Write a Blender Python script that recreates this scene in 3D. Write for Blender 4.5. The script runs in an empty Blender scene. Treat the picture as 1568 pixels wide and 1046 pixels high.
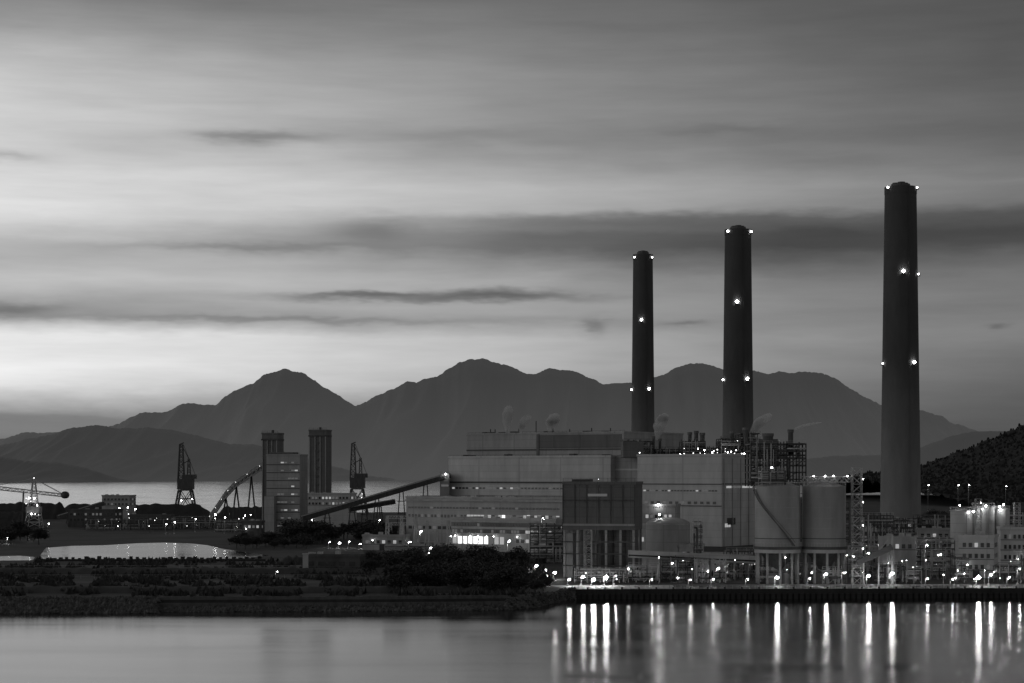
import bpy, math, random
from mathutils import Vector, noise
S=bpy.context.scene
K=36/70/1568; H=34.0; YH=726.0; G=2.6
def X(px,d): return (px-784)*K*d
def Z(py,d): return H-(py-YH)*K*d
def D(py,z=G): return (H-z)/((py-YH)*K)
def lin(v):
    c=v/255; return c/12.92 if c<=.04045 else ((c+.055)/1.055)**2.4
# ---------------- materials
def newmat(name):
    m=bpy.data.materials.new(name); m.use_nodes=True; nt=m.node_tree; nt.nodes.clear(); return m,nt
def N(nt,t,**k):
    n=nt.nodes.new(t)
    for a,b in k.items(): setattr(n,a,b)
    return n
def mat(name,g,rough=.8,var=.3,scale=.25,metal=0,panel=None,stain=True,haze=0,spec=.3,bump=0,zgrad=None):
    m,nt=newmat(name); L=nt.links.new
    out=N(nt,'ShaderNodeOutputMaterial'); p=N(nt,'ShaderNodeBsdfPrincipled'); L(p.outputs[0],out.inputs[0])
    tc=N(nt,'ShaderNodeTexCoord'); mp=N(nt,'ShaderNodeMapping'); L(tc.outputs['Object'],mp.inputs[0])
    mp.inputs['Scale'].default_value=(1,1,.25 if stain else 1)
    nz=N(nt,'ShaderNodeTexNoise'); nz.inputs['Scale'].default_value=scale; nz.inputs['Detail'].default_value=4; nz.inputs['Roughness'].default_value=.65
    L(mp.outputs[0],nz.inputs['Vector'])
    mr=N(nt,'ShaderNodeMapRange'); L(nz.outputs['Fac'],mr.inputs[0])
    mr.inputs[1].default_value=.25; mr.inputs[2].default_value=.75
    mr.inputs[3].default_value=g*(1-var); mr.inputs[4].default_value=g*(1+var)
    val=mr.outputs[0]
    if panel:
        sx=N(nt,'ShaderNodeSeparateXYZ'); L(tc.outputs['Object'],sx.inputs[0])
        ad=N(nt,'ShaderNodeMath',operation='ADD'); L(sx.outputs[0],ad.inputs[0]); L(sx.outputs[1],ad.inputs[1])
        cb=N(nt,'ShaderNodeCombineXYZ'); L(ad.outputs[0],cb.inputs[0]); L(sx.outputs[2],cb.inputs[1])
        br=N(nt,'ShaderNodeTexBrick'); br.offset=0; L(cb.outputs[0],br.inputs['Vector'])
        br.inputs['Scale'].default_value=1; br.inputs['Brick Width'].default_value=panel[0]; br.inputs['Row Height'].default_value=panel[1]
        br.inputs['Mortar Size'].default_value=.12; br.inputs['Mortar Smooth'].default_value=.5
        br.inputs['Color1'].default_value=(1,1,1,1); br.inputs['Color2'].default_value=(.9,.9,.9,1); br.inputs['Mortar'].default_value=(.75,.75,.75,1)
        mu=N(nt,'ShaderNodeMath',operation='MULTIPLY'); L(val,mu.inputs[0]); L(br.outputs['Color'],mu.inputs[1]); val=mu.outputs[0]
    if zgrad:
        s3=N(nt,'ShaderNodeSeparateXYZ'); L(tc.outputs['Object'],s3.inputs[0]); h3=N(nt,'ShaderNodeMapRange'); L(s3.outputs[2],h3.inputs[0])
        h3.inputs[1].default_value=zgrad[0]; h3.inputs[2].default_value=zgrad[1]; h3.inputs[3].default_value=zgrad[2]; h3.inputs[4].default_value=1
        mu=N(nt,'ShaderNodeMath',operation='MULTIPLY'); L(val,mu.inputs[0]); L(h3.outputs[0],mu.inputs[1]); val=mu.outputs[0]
    L(val,p.inputs['Base Color'])
    p.inputs['Roughness'].default_value=rough; p.inputs['Metallic'].default_value=metal
    p.inputs['Specular IOR Level'].default_value=spec
    if bump:
        b=N(nt,'ShaderNodeBump'); b.inputs['Strength'].default_value=bump; b.inputs['Distance'].default_value=.5
        L(nz.outputs['Fac'],b.inputs['Height']); L(b.outputs[0],p.inputs['Normal'])
    if haze:  # aerial haze painted in as slope emission, stronger towards the base
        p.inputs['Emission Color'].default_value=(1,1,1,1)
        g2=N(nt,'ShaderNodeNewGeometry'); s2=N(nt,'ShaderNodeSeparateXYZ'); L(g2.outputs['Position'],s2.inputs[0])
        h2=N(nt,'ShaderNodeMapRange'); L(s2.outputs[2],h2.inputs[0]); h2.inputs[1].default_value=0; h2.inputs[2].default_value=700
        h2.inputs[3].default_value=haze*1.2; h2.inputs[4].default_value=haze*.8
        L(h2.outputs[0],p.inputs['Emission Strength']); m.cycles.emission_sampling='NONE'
    return m
def emat(name,e,samp=True):
    m,nt=newmat(name); o=N(nt,'ShaderNodeOutputMaterial'); em=N(nt,'ShaderNodeEmission')
    em.inputs[0].default_value=(1,1,1,1); em.inputs[1].default_value=e; nt.links.new(em.outputs[0],o.inputs[0])
    if not samp: m.cycles.emission_sampling='NONE'
    return m
MT={
 'clad':mat('painted_cladding',.43,panel=(6,3.2),var=.17),
 'clad2':mat('grey_cladding',.28,panel=(5,4),var=.2),
 'clad3':mat('weathered_cladding',.34,panel=(4,3.5),var=.28,scale=.12),
 'cladD':mat('dark_cladding',.12,panel=(4,3),var=.2),
 'conc':mat('concrete',.32,var=.3,scale=.35),
 'concD':mat('weathered_concrete',.07,var=.4,scale=.3),
 'wallD':mat('wet_quay_concrete',.022,var=.5,scale=.3),
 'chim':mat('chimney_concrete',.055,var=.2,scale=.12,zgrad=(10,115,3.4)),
 'steel':mat('dark_steel',.06,rough=.6,var=.4,scale=.8),
 'steelL':mat('galvanised_steel',.34,rough=.5,var=.25,scale=.8,metal=.2),
 'glass':mat('dark_glazing',.03,rough=.25,var=.3,spec=.5),
 'asph':mat('asphalt',.07,var=.3,stain=False),
 'ground':mat('reclaimed_ground',.036,var=.8,scale=.03,stain=False,bump=.4),
 'grass':mat('grass_bank',.03,var=.7,scale=.08,stain=False),
 'coal':mat('coal',.02,var=.4,stain=False,bump=.6),
 'rock':mat('riprap_rock',.06,var=.8,scale=.5,stain=False),
 'bark':mat('bark',.06),
 'leaf':mat('foliage',.042,var=.6,scale=.6,stain=False),
 'tank':mat('tank_paint',.26,rough=.6,var=.22,scale=.25),
 'w1':emat('window_dim',.10,False),'w2':emat('window_lit',.38,False),'w3':emat('window_bright',1.6,False),
 'l1':emat('lamp_small',5,False),'l2':emat('lamp_medium',48),'l3':emat('lamp_flood',270),'lb':emat('aviation_beacon',38),
}
class M:
    def __init__(s): s.v=[];s.f=[];s.m=[];s.sm=[];s.names=[];s.T=(0,0,0)
    def frame(s,x=0,y=0,a=0): s.T=(x,y,a)
    def P(s,p):
        x,y,a=s.T; c,n=math.cos(a),math.sin(a)
        return (x+p[0]*c-p[1]*n, y+p[0]*n+p[1]*c, p[2])
    def add(s,vs,fs,m,smooth=False):
        b=len(s.v); s.v+= [s.P(p) for p in vs]
        if m not in s.names: s.names.append(m)
        i=s.names.index(m)
        for f in fs: s.f.append([b+k for k in f]); s.m.append(i); s.sm.append(smooth)
    def box(s,x0,x1,y0,y1,z0,z1,m):
        v=[(x0,y0,z0),(x1,y0,z0),(x1,y1,z0),(x0,y1,z0),(x0,y0,z1),(x1,y0,z1),(x1,y1,z1),(x0,y1,z1)]
        s.add(v,[(3,2,1,0),(4,5,6,7),(0,1,5,4),(1,2,6,5),(2,3,7,6),(3,0,4,7)],m)
    def prism(s,poly,z0,z1,m):
        n=len(poly); v=[(x,y,z0) for x,y in poly]+[(x,y,z1) for x,y in poly]
        s.add(v,[tuple(range(n,2*n)),tuple(range(n-1,-1,-1))]+[(i,(i+1)%n,n+(i+1)%n,n+i) for i in range(n)],m)
    def cyl(s,x,y,z0,z1,r0,r1,m,n=20,cap=True):
        v=[(x+r0*math.cos(2*math.pi*i/n),y+r0*math.sin(2*math.pi*i/n),z0) for i in range(n)]+[(x+r1*math.cos(2*math.pi*i/n),y+r1*math.sin(2*math.pi*i/n),z1) for i in range(n)]
        s.add(v,[(i,(i+1)%n,n+(i+1)%n,n+i) for i in range(n)],m,True)
        if cap: s.add(v[n:],[tuple(range(n))],m); 
    def beam(s,p,q,w,m,n=4,h=None):
        p=Vector(p);q=Vector(q);d=q-p
        if d.length<1e-4:return
        d.normalize(); up=Vector((0,0,1)) if abs(d.z)<.95 else Vector((1,0,0))
        a=d.cross(up).normalized(); b=a.cross(d).normalized()
        h=h or w
        v=[]
        for o in (p,q):
            for i in range(n):
                t=2*math.pi*(i+.5)/n; r=.7071 if n==4 else .5
                v.append(tuple(o+a*math.cos(t)*w*r+b*math.sin(t)*h*r))
        s.add(v,[(i,(i+1)%n,n+(i+1)%n,n+i) for i in range(n)]+[tuple(range(n-1,-1,-1)),tuple(range(n,2*n))],m,n>4)
    def lamp(s,p,r,m):
        x,y,z=p
        v=[(x+r,y,z),(x-r,y,z),(x,y+r,z),(x,y-r,z),(x,y,z+r),(x,y,z-r)]
        s.add(v,[(0,2,4),(2,1,4),(1,3,4),(3,0,4),(2,0,5),(1,2,5),(3,1,5),(0,3,5)],m)
    def build(s,name):
        me=bpy.data.meshes.new(name); me.from_pydata(s.v,[],s.f)
        for n in s.names: me.materials.append(MT[n])
        me.polygons.foreach_set('material_index',s.m); me.polygons.foreach_set('use_smooth',s.sm)
        me.update(); o=bpy.data.objects.new(name,me); S.collection.objects.link(o); return o
    # --- helpers
    def hall(s,pl,pr,ptop,dr,deg,depth,m,z0=G,cap=True,pbot=None):
        a=math.radians(deg); ux,uy=math.cos(a),math.sin(a); xr=X(pr,dr); tl=(pl-784)*K
        L=(xr-tl*dr)/(ux-tl*uy); s.frame(xr-ux*L,dr-uy*L,a); zt=Z(ptop,dr)
        if pbot: z0=Z(pbot,dr)
        s.box(0,L,0,depth,z0,zt,m)
        if cap:
            s.box(-.25,L+.25,-.25,.35,zt+.003,zt+.9,m); s.box(L-.35,L+.25,.353,depth+.25,zt+.003,zt+.9,m)
            s.box(-.25,.35,.353,depth+.25,zt+.003,zt+.9,m)
        return L,zt
    def wins(s,x0,x1,z,h,n,rnd,fill=.7,mats=('w1','w2','glass'),wt=(5,3,3),y=0,side=False,t=.12):
        st=(x1-x0)/n
        for i in range(n):
            mm=rnd.choices(mats,wt)[0]; a=x0+st*(i+.5-fill/2); b=a+st*fill
            if side: s.box(y,y+t,a,b,z,z+h,mm)
            else: s.box(a,b,y-t,y,z,z+h,mm)
    def rail(s,x0,x1,y,z,m='steel',st=2.5,w=.09):
        s.beam((x0,y,z+1.1),(x1,y,z+1.1),w,m); s.beam((x0,y,z+.55),(x1,y,z+.55),w*.8,m)
        n=max(1,int((x1-x0)/st))
        for i in range(n+1):
            x=x0+(x1-x0)*i/n; s.beam((x,y,z),(x,y,z+1.1),w,m)
    def steelframe(s,x0,x1,y0,y1,z0,z1,nx,ny,nz,rnd,m='steel',w=.35,clutter=1.0,lamps=.3,lm=('l1','l2'),eq=('steelL','tank','conc','steel')):
        xs=[x0+(x1-x0)*i/nx for i in range(nx+1)]; ys=[y0+(y1-y0)*i/ny for i in range(ny+1)]; zs=[z0+(z1-z0)*i/nz for i in range(nz+1)]
        for x in xs:
            for y in ys: s.beam((x,y,z0),(x,y,z1+rnd.choice([0,0,1.1])),w,m)
        for k,z in enumerate(zs[1:]):
            for y in ys: s.beam((x0,y,z),(x1,y,z),w,m)
            for x in xs: s.beam((x,y0,z),(x,y1,z),w,m)
            if rnd.random()<.7: s.box(x0+.2,x1-.2,y0+.2,y1-.2,z+w*.6,z+w*.6+.08,'steel')
            s.rail(x0,x1,y0,z+.1,m if rnd.random()<.6 else 'steelL')
        for i in range(nx):
            for k in range(nz):
                r=rnd.random()
                if r<.35: s.beam((xs[i],y0,zs[k]),(xs[i+1],y0,zs[k+1]),w*.6,m)
                elif r<.6:
                    xm=(xs[i]+xs[i+1])/2; s.beam((xs[i],y0,zs[k]),(xm,y0,zs[k+1]),w*.5,m); s.beam((xs[i+1],y0,zs[k]),(xm,y0,zs[k+1]),w*.5,m)
                cw=xs[i+1]-xs[i]; ch=zs[k+1]-zs[k]
                if rnd.random()<.55*clutter:
                    q=rnd.choice(eq); t=rnd.random(); yy=y0+rnd.uniform(.3,.6)*(y1-y0); xx=xs[i]+cw*rnd.uniform(.35,.65)
                    if t<.35: s.cyl(xx,yy,zs[k]+.4,zs[k]+ch*rnd.uniform(.5,.85),cw*.28,cw*.28,q,12)
                    elif t<.7: s.box(xx-cw*.3,xx+cw*.3,yy-1,yy+1.5,zs[k]+.4,zs[k]+ch*rnd.uniform(.35,.8),q)
                    else:
                        s.beam((xs[i],yy,zs[k]+ch*.45),(xs[i+1],yy,zs[k]+ch*.45),min(ch*.5,1.8),q,10)
                if rnd.random()<lamps*.45:
                    s.lamp((xs[i]+cw*rnd.random(),y0-.5,zs[k]+ch*rnd.uniform(.4,.9)),rnd.uniform(.07,.26),rnd.choice(lm))
        for _ in range(int(3*clutter*nz)):
            z=rnd.uniform(z0+1,z1-.5); r=rnd.uniform(.25,.7); yy=rnd.uniform(y0-.6,y0+1)
            s.beam((x0,yy,z),(x1,yy,z),r,rnd.choice(['steelL','steel','tank']),8)
        for _ in range(int(2*clutter*nx)):
            x=rnd.uniform(x0,x1); za=rnd.uniform(z0,z0+(z1-z0)*.4); zb=rnd.uniform(za+2,z1+1)
            s.beam((x,y0-.4,za),(x,y0-.4,zb),rnd.uniform(.2,.6),rnd.choice(['steelL','steel','tank']),8)
    def lattice(s,x,y,z0,z1,w0,w1,m='steel',t=.25,seg=6):
        c=[(-1,-1),(1,-1),(1,1),(-1,1)]
        def pt(k,i):
            w=(w0+(w1-w0)*k/seg)/2; z=z0+(z1-z0)*k/seg; return (x+c[i][0]*w,y+c[i][1]*w,z)
        for k in range(seg):
            for i in range(4):
                s.beam(pt(k,i),pt(k+1,i),t,m); s.beam(pt(k+1,i),pt(k+1,(i+1)%4),t*.7,m)
                s.beam(pt(k,i),pt(k+1,(i+1)%4),t*.6,m)

R=random.Random(7)
# ================= WORLD
W=bpy.data.worlds.new("World"); S.world=W; W.use_nodes=True; nt=W.node_tree; nt.nodes.clear(); L=nt.links.new
W.cycles.sampling_method='MANUAL'; W.cycles.sample_map_resolution=128
def math_(op,a,b=None,c=None,clamp=False):
    n=N(nt,'ShaderNodeMath',operation=op); n.use_clamp=clamp
    for i,q in enumerate((a,b,c)):
        if q is None: continue
        if isinstance(q,(int,float)): n.inputs[i].default_value=q
        else: L(q,n.inputs[i])
    return n.outputs[0]
tc=N(nt,'ShaderNodeTexCoord'); sp=N(nt,'ShaderNodeSeparateXYZ'); L(tc.outputs['Generated'],sp.inputs[0])
dx,dy,dz=sp.outputs
az=math_('ARCTAN2',dx,dy)
hyp=math_('SQRT',math_('ADD',math_('MULTIPLY',dx,dx),math_('MULTIPLY',dy,dy)))
el=math_('DIVIDE',dz,math_('MAXIMUM',hyp,.02))
# sky chart: U ~ azimuth, V ~ elevation
U=math_('ADD',math_('MULTIPLY',az,1/K*1.015),784)
V0=math_('MULTIPLY',el,1/K)
def nz(su,sv,det,off,rough=.55):
    cb=N(nt,'ShaderNodeCombineXYZ'); L(math_('MULTIPLY',U,su),cb.inputs[0]); L(math_('MULTIPLY',V0,sv),cb.inputs[1]); cb.inputs[2].default_value=off
    t=N(nt,'ShaderNodeTexNoise'); t.inputs['Scale'].default_value=1; t.inputs['Detail'].default_value=det; t.inputs['Roughness'].default_value=rough
    L(cb.outputs[0],t.inputs['Vector']); return math_('SUBTRACT',t.outputs['Fac'],.5)
n1=nz(.0035,.012,2,1.3); n2=nz(.012,.05,3,7.7,.6); n3=nz(.003,.03,4,4.2,.6)
V=math_('ADD',V0,math_('ADD',math_('MULTIPLY',n1,26),math_('MULTIPLY',n2,18)))
rows=[-100,0,60,120,180,215,250,290,320,335,360,380,400,430,455,470,490,505,520,560,590,615,640,700]
cols={0:[88,112,142,176,190,186,184,198,202,200,180,164,160,170,155,140,142,184,210,216,207,168,118,100],
400:[88,110,132,155,166,158,174,189,188,174,152,142,162,170,162,156,142,165,197,202,187,152,112,96],
800:[84,104,118,132,138,136,150,168,165,138,100,100,128,155,150,150,142,155,168,172,158,140,110,90],
1200:[72,90,98,108,114,112,124,146,138,98,76,72,90,122,128,132,132,134,140,134,122,112,100,85],
1560:[64,80,86,92,97,98,106,122,112,86,72,76,100,114,118,118,120,122,122,108,98,92,88,80]}
t=math_('DIVIDE',V,826,clamp=True)
prev=None;pk=None
for c,vals in cols.items():
    r=N(nt,'ShaderNodeValToRGB'); cr=r.color_ramp; cr.interpolation='LINEAR'
    gain={0:1.24,400:1.18,800:1.14,1200:1.06,1560:1.04}[c]
    st=[((726-y)/826,lin(v)*gain) for y,v in zip(rows,vals)][::-1]
    cr.elements[0].position=st[0][0]; cr.elements[0].color=(st[0][1],)*3+(1,)
    cr.elements[1].position=1; cr.elements[1].color=(st[-1][1],)*3+(1,)
    for p_,v_ in st[1:-1]:
        e=cr.elements.new(p_); e.color=(v_,v_,v_,1)
    L(t,r.inputs[0])
    if prev is None: prev=r.outputs[0]
    else:
        w=N(nt,'ShaderNodeMapRange')
        L(math_('ADD',U,math_('MULTIPLY',n1,200)),w.inputs[0]); w.inputs[1].default_value=pk; w.inputs[2].default_value=c
        mx=N(nt,'ShaderNodeMix',data_type='FLOAT'); L(w.outputs[0],mx.inputs[0]); L(prev,mx.inputs[2]); L(r.outputs[0],mx.inputs[3]); prev=mx.outputs[0]
    pk=c
sky=prev
sky=math_('MULTIPLY',sky,math_('ADD',1,math_('MULTIPLY',n3,.42)))
cl=[(655,455,250,9,.50,2),(760,448,100,9,.38,2),(545,452,90,5,.3,2),(395,214,95,11,.40,1),(325,212,40,5,.2,1),(20,480,65,11,.42,1),(12,256,60,8,.28,1),(914,499,17,14,.36,1),(1048,494,30,5,.32,1),
    (1528,506,14,5,.3,1),(1110,200,110,8,.20,1),(400,492,330,5,.28,1),(720,205,150,12,.18,1),(560,354,60,20,.3,1),(940,338,230,12,.28,2),(1250,366,230,26,.18,1),(360,380,170,6,.26,1)]
Uw=math_('ADD',U,math_('MULTIPLY',n2,60)); Vw=math_('ADD',V0,math_('ADD',math_('MULTIPLY',n2,24),math_('MULTIPLY',n1,20)))
for (cx,cy,a,b,k,sh) in cl:
    p1=math_('POWER',math_('MULTIPLY',math_('SUBTRACT',Uw,cx),1/a),2.0)
    p2=math_('POWER',math_('MULTIPLY',math_('SUBTRACT',Vw,726-cy),1/b),2.0)
    rr=math_('ADD',p1,p2)
    if sh==2: rr=math_('POWER',rr,1.6)
    g=math_('EXPONENT',math_('MULTIPLY',rr,-1.0))
    sky=math_('MULTIPLY',sky,math_('SUBTRACT',1,math_('MULTIPLY',g,k)))
ns=N(nt,'ShaderNodeTexSky'); ns.sky_type='NISHITA'; ns.sun_disc=False; ns.sun_elevation=math.radians(6); ns.sun_rotation=math.radians(-95)
bw=N(nt,'ShaderNodeRGBToBW'); L(ns.outputs[0],bw.inputs[0])
nish=math_('MINIMUM',math_('MULTIPLY',bw.outputs[0],.13),.5)
mk=N(nt,'ShaderNodeMapRange'); L(el,mk.inputs[0]); mk.inputs[1].default_value=.27; mk.inputs[2].default_value=.6
mb=N(nt,'ShaderNodeMapRange'); L(dy,mb.inputs[0]); mb.inputs[1].default_value=.6; mb.inputs[2].default_value=-.1
mask=math_('MAXIMUM',mk.outputs[0],mb.outputs[0])
fx=N(nt,'ShaderNodeMix',data_type='FLOAT'); L(mask,fx.inputs[0]); L(sky,fx.inputs[2]); L(nish,fx.inputs[3])
bg=N(nt,'ShaderNodeBackground'); L(fx.outputs[0],bg.inputs[0]); bg.inputs[1].default_value=1
wo=N(nt,'ShaderNodeOutputWorld'); L(bg.outputs[0],wo.inputs[0])
sun=bpy.data.lights.new('sun','SUN'); sun.energy=.2; sun.angle=math.radians(30)
so=bpy.data.objects.new('sun',sun); S.collection.objects.link(so)
so.rotation_euler=Vector((.95,.25,-.22)).to_track_quat('-Z','Y').to_euler()
# ================= WATER
def watermat(key,name,gcol):
    m,wn=newmat(name); MT[key]=m; l=wn.links.new
    o=N(wn,'ShaderNodeOutputMaterial'); mixs=N(wn,'ShaderNodeMixShader'); l(mixs.outputs[0],o.inputs[0])
    df=N(wn,'ShaderNodeBsdfDiffuse'); df.inputs[0].default_value=(.010,.010,.010,1)
    gl=N(wn,'ShaderNodeBsdfGlossy'); gl.distribution='BECKMANN'; gl.inputs[0].default_value=(gcol,gcol,gcol,1)
    fr=N(wn,'ShaderNodeFresnel'); fr.inputs[0].default_value=1.4
    l(fr.outputs[0],mixs.inputs[0]); l(df.outputs[0],mixs.inputs[1]); l(gl.outputs[0],mixs.inputs[2])
    tcw=N(wn,'ShaderNodeTexCoord'); mp=N(wn,'ShaderNodeMapping'); mp.inputs['Scale'].default_value=(.010,.035,1); l(tcw.outputs['Object'],mp.inputs[0])
    nn=N(wn,'ShaderNodeTexNoise'); nn.inputs['Scale'].default_value=1; nn.inputs['Detail'].default_value=4; l(mp.outputs[0],nn.inputs['Vector'])
    mr=N(wn,'ShaderNodeMapRange'); l(nn.outputs[0],mr.inputs[0]); mr.inputs[1].default_value=.3; mr.inputs[2].default_value=.7; mr.inputs[3].default_value=.13; mr.inputs[4].default_value=.23
    l(mr.outputs[0],gl.inputs['Roughness'])
    bp=N(wn,'ShaderNodeBump'); bp.inputs['Strength'].default_value=.10; bp.inputs['Distance'].default_value=1; l(nn.outputs[0],bp.inputs['Height']); l(bp.outputs[0],gl.inputs['Normal'])
watermat('water','sea_water_surface',1.0); watermat('pondw','pond_water_surface',.66)
w=M(); w.add([(-25000,-400,0),(25000,-400,0),(25000,30000,0),(-25000,30000,0)],[(0,1,2,3)],'water'); w.build('sea_water')
# ================= LAND
EL=((-700,490),(200,495),(600,498),(780,502),(820,512),(848,528),(866,541))
def PW(px,d): return (X(px,d),d)
g=M()
poly=[PW(*e) for e in EL]+[PW(1568,547),PW(2400,550),PW(2400,3400),PW(1250,3000),PW(1150,2100),PW(700,1650),PW(300,1600),PW(-700,1600)]
g.prism(poly,-2,G,'ground'); g.build('reclaimed_ground')
g=M(); pp=[(70,839),(110,836),(160,835),(210,832),(250,831),(290,832),(318,835),(338,840),(372,845),(400,848),(412,851),(372,855),(200,858),(66,859),(62,850)]
g.add([(X(a,D(b)),D(b),G+.012) for a,b in pp],[tuple(range(len(pp)-1,-1,-1))],'pondw')
pp2=[(-60,853),(30,851),(54,853),(50,858),(-60,859)]
g.add([(X(a,D(b)),D(b),G+.012) for a,b in pp2],[(4,3,2,1,0)],'pondw'); g.build('settling_pond')
g=M()
for i in range(34):
    a=72+i*9.8; d=D(857.5); g.box(X(a,d),X(a+R.uniform(3,6),d),d-2,d,G,G+R.uniform(.7,1.5),'wallD')
g.box(X(66,D(858.5)),X(408,D(858.5)),D(858.5)-4,D(858.5)-1.9,G,G+.7,'wallD'); g.build('pond_retaining_wall')
def strip(name,pa,pb,ya,yb,m,dz):
    q=M(); a,b=D(ya),D(yb)
    q.add([(X(pa,a),a,G+dz),(X(pb,a),a,G+dz),(X(pb,b),b,G+dz),(X(pa,b),b,G+dz)],[(0,1,2,3)],m)
    return q.build(name)
strip('service_road',-300,560,869,866,'asph',.02)
strip('service_road',-300,600,893,890,'asph',.02)
for (pa,pb,py,h,wd) in ((-300,640,878,1.8,9),(-300,800,906,1.5,7),(420,760,863,2.4,10)):
    q=M(); n=160; d=D(py); vs=[]
    for i in range(n+1):
        px=pa+(pb-pa)*i/n; e=min(1,min(i,n-i)/8)
        for yy,f in ((-wd,0),(-wd*.4,.8),(0,1),(wd*.4,.8),(wd,0)):
            vs.append((X(px,d),d+yy*(1+.2*noise.noise(Vector((i*.2,py,1)))),G-.05+h*e*f*(1+.5*noise.noise(Vector((i*.35,yy*.2,py))))))
    q.add(vs,[(i*5+j,(i+1)*5+j,(i+1)*5+j+1,i*5+j+1) for i in range(n) for j in range(4)],'grass',True); q.build('grass_bank')
q=M()
for i in range(6500):
    px=R.uniform(-60,835); py=R.uniform(859,914); d=D(py)
    if noise.noise(Vector((px*.02,py*.12,0)))<-.08: continue
    r=R.uniform(.3,1.3); x=X(px,d)
    for k in range(3):
        a=R.uniform(0,6.3); q.add([(x-r*math.cos(a),d-r*math.sin(a),G),(x+r*math.cos(a),d+r*math.sin(a),G),(x+R.uniform(-.4,.4),d,G+r*R.uniform(.8,1.8))],[(0,1,2)],'leaf')
q.build('scrub_vegetation')
q=M()
for (pa,pb,py) in ((-40,460,871),(20,560,886)):
    d=D(py); q.rail(X(pa,d),X(pb,d),d,G,'steelL',4,.06)
q.build('boundary_fence')
q=M()
def rock(x,y,z,r):
    base=[(1,0,0),(-1,0,0),(0,1,0),(0,-1,0),(0,0,1),(0,0,-1)]
    vs=[(x+b[0]*r+R.uniform(-.35,.35)*r,y+b[1]*r+R.uniform(-.35,.35)*r,z+b[2]*r*.8+R.uniform(-.35,.35)*r) for b in base]
    q.add(vs,[(0,2,4),(2,1,4),(1,3,4),(3,0,4),(2,0,5),(1,2,5),(3,1,5),(0,3,5)],'rock')
def edge(px):
    for (a,da),(b,db) in zip(EL,EL[1:]):
        if a<=px<=b: return da+(db-da)*(px-a)/(b-a)
    return 541
for i in range(4600):
    px=R.uniform(-120,240); t_=R.random(); d=edge(px)+1-10*t_; rock(X(px,d),d,(G+.5)*(1-t_)-.2+R.uniform(-.2,.3),R.uniform(.3,1.0))
for i in range(5400):
    px=R.uniform(225,880); t_=R.random(); e=edge(px); hh=1.3+.7*noise.noise(Vector((px*.03,0,0))) + (1.6 if px>775 else 0)
    d=e-.2-4.5*t_; rock(X(px,d),d,hh*(1-t_)-.25+R.uniform(-.2,.3),R.uniform(.25,.8))
q.build('riprap_bank')
def linepts(pa,da,pb,db,n):
    return [(X(pa+(pb-pa)*i/n,da+(db-da)*i/n),da+(db-da)*i/n) for i in range(n+1)]
q=M()
for (pa,da,pb,db,n) in ((215,495.2,600,498,34),(600,498,780,502,16)):
    pts=linepts(pa,da,pb,db,n)
    for i,(x,y) in enumerate(pts[:-1]):
        q.box(x-.9,x+.9,y-1.5,y-.62,-1,G-.6,'concD')
        q.box(x-1.6,x+1.6,y-.1,y+.5,G+.003,G+R.uniform(.7,1.0),'concD')
    for (a,b) in zip(pts,pts[1:]):
        q.beam((a[0],a[1]-.3,G-2.4),(b[0],b[1]-.3,G-2.4),.6,'wallD',h=5)
q.build('sea_wall')
q=M()
pts=linepts(868,541.2,1568,547,80)+linepts(1572,547,1900,549,30)
for i,(x,y) in enumerate(pts):
    q.box(x-.5,x+.5,y-1.3,y-.72,-1,G-1.2,'wallD'); q.beam((x,y+.2,G),(x,y+.2,G+1.15),.1,'steelL')
    if i%3==0: q.cyl(x+1,y-.1,G+.1,G+.6,.22,.3,'steel',8)
for (a,b) in zip(pts,pts[1:]):
    q.beam((a[0],a[1]-.4,G-2.4),(b[0],b[1]-.4,G-2.4),.6,'wallD',h=5)
    q.beam((a[0],a[1]+.2,G+1.15),(b[0],b[1]+.2,G+1.15),.09,'steelL')
q.build('quay_wall')
q=M(); a,b=542.5,556
q.add([(X(868,a),a,G+.02),(X(1800,a+7),a+7,G+.02),(X(1800,b+6),b+6,G+.02),(X(830,b),b,G+.02)],[(0,1,2,3)],'asph')
q.add([(X(870,a+1),a+1,G+.026),(X(1035,a+3),a+3,G+.026),(X(1030,b+6),b+6,G+.026),(X(838,b+6),b+6,G+.026)],[(0,1,2,3)],'conc')  # paler quad: lamplit brightness of this road stretch put into its colour
q.add([(X(828,b),b,G+.024),(X(845,b-3),b-3,G+.024),(X(770,660),660,G+.024),(X(748,660),660,G+.024)],[(0,1,2,3)],'conc')
for i in range(60):
    x0=X(872,552)+i*4.2; q.add([(x0,552,G+.03),(x0+2,552.02,G+.03),(x0+2,552.25,G+.03),(x0,552.22,G+.03)],[(0,1,2,3)],'tank')
q.box(X(1040,562.2),X(1700,562.2),562.2,562.6,G,G+.13,'conc')
q.build('quay_road')
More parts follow.
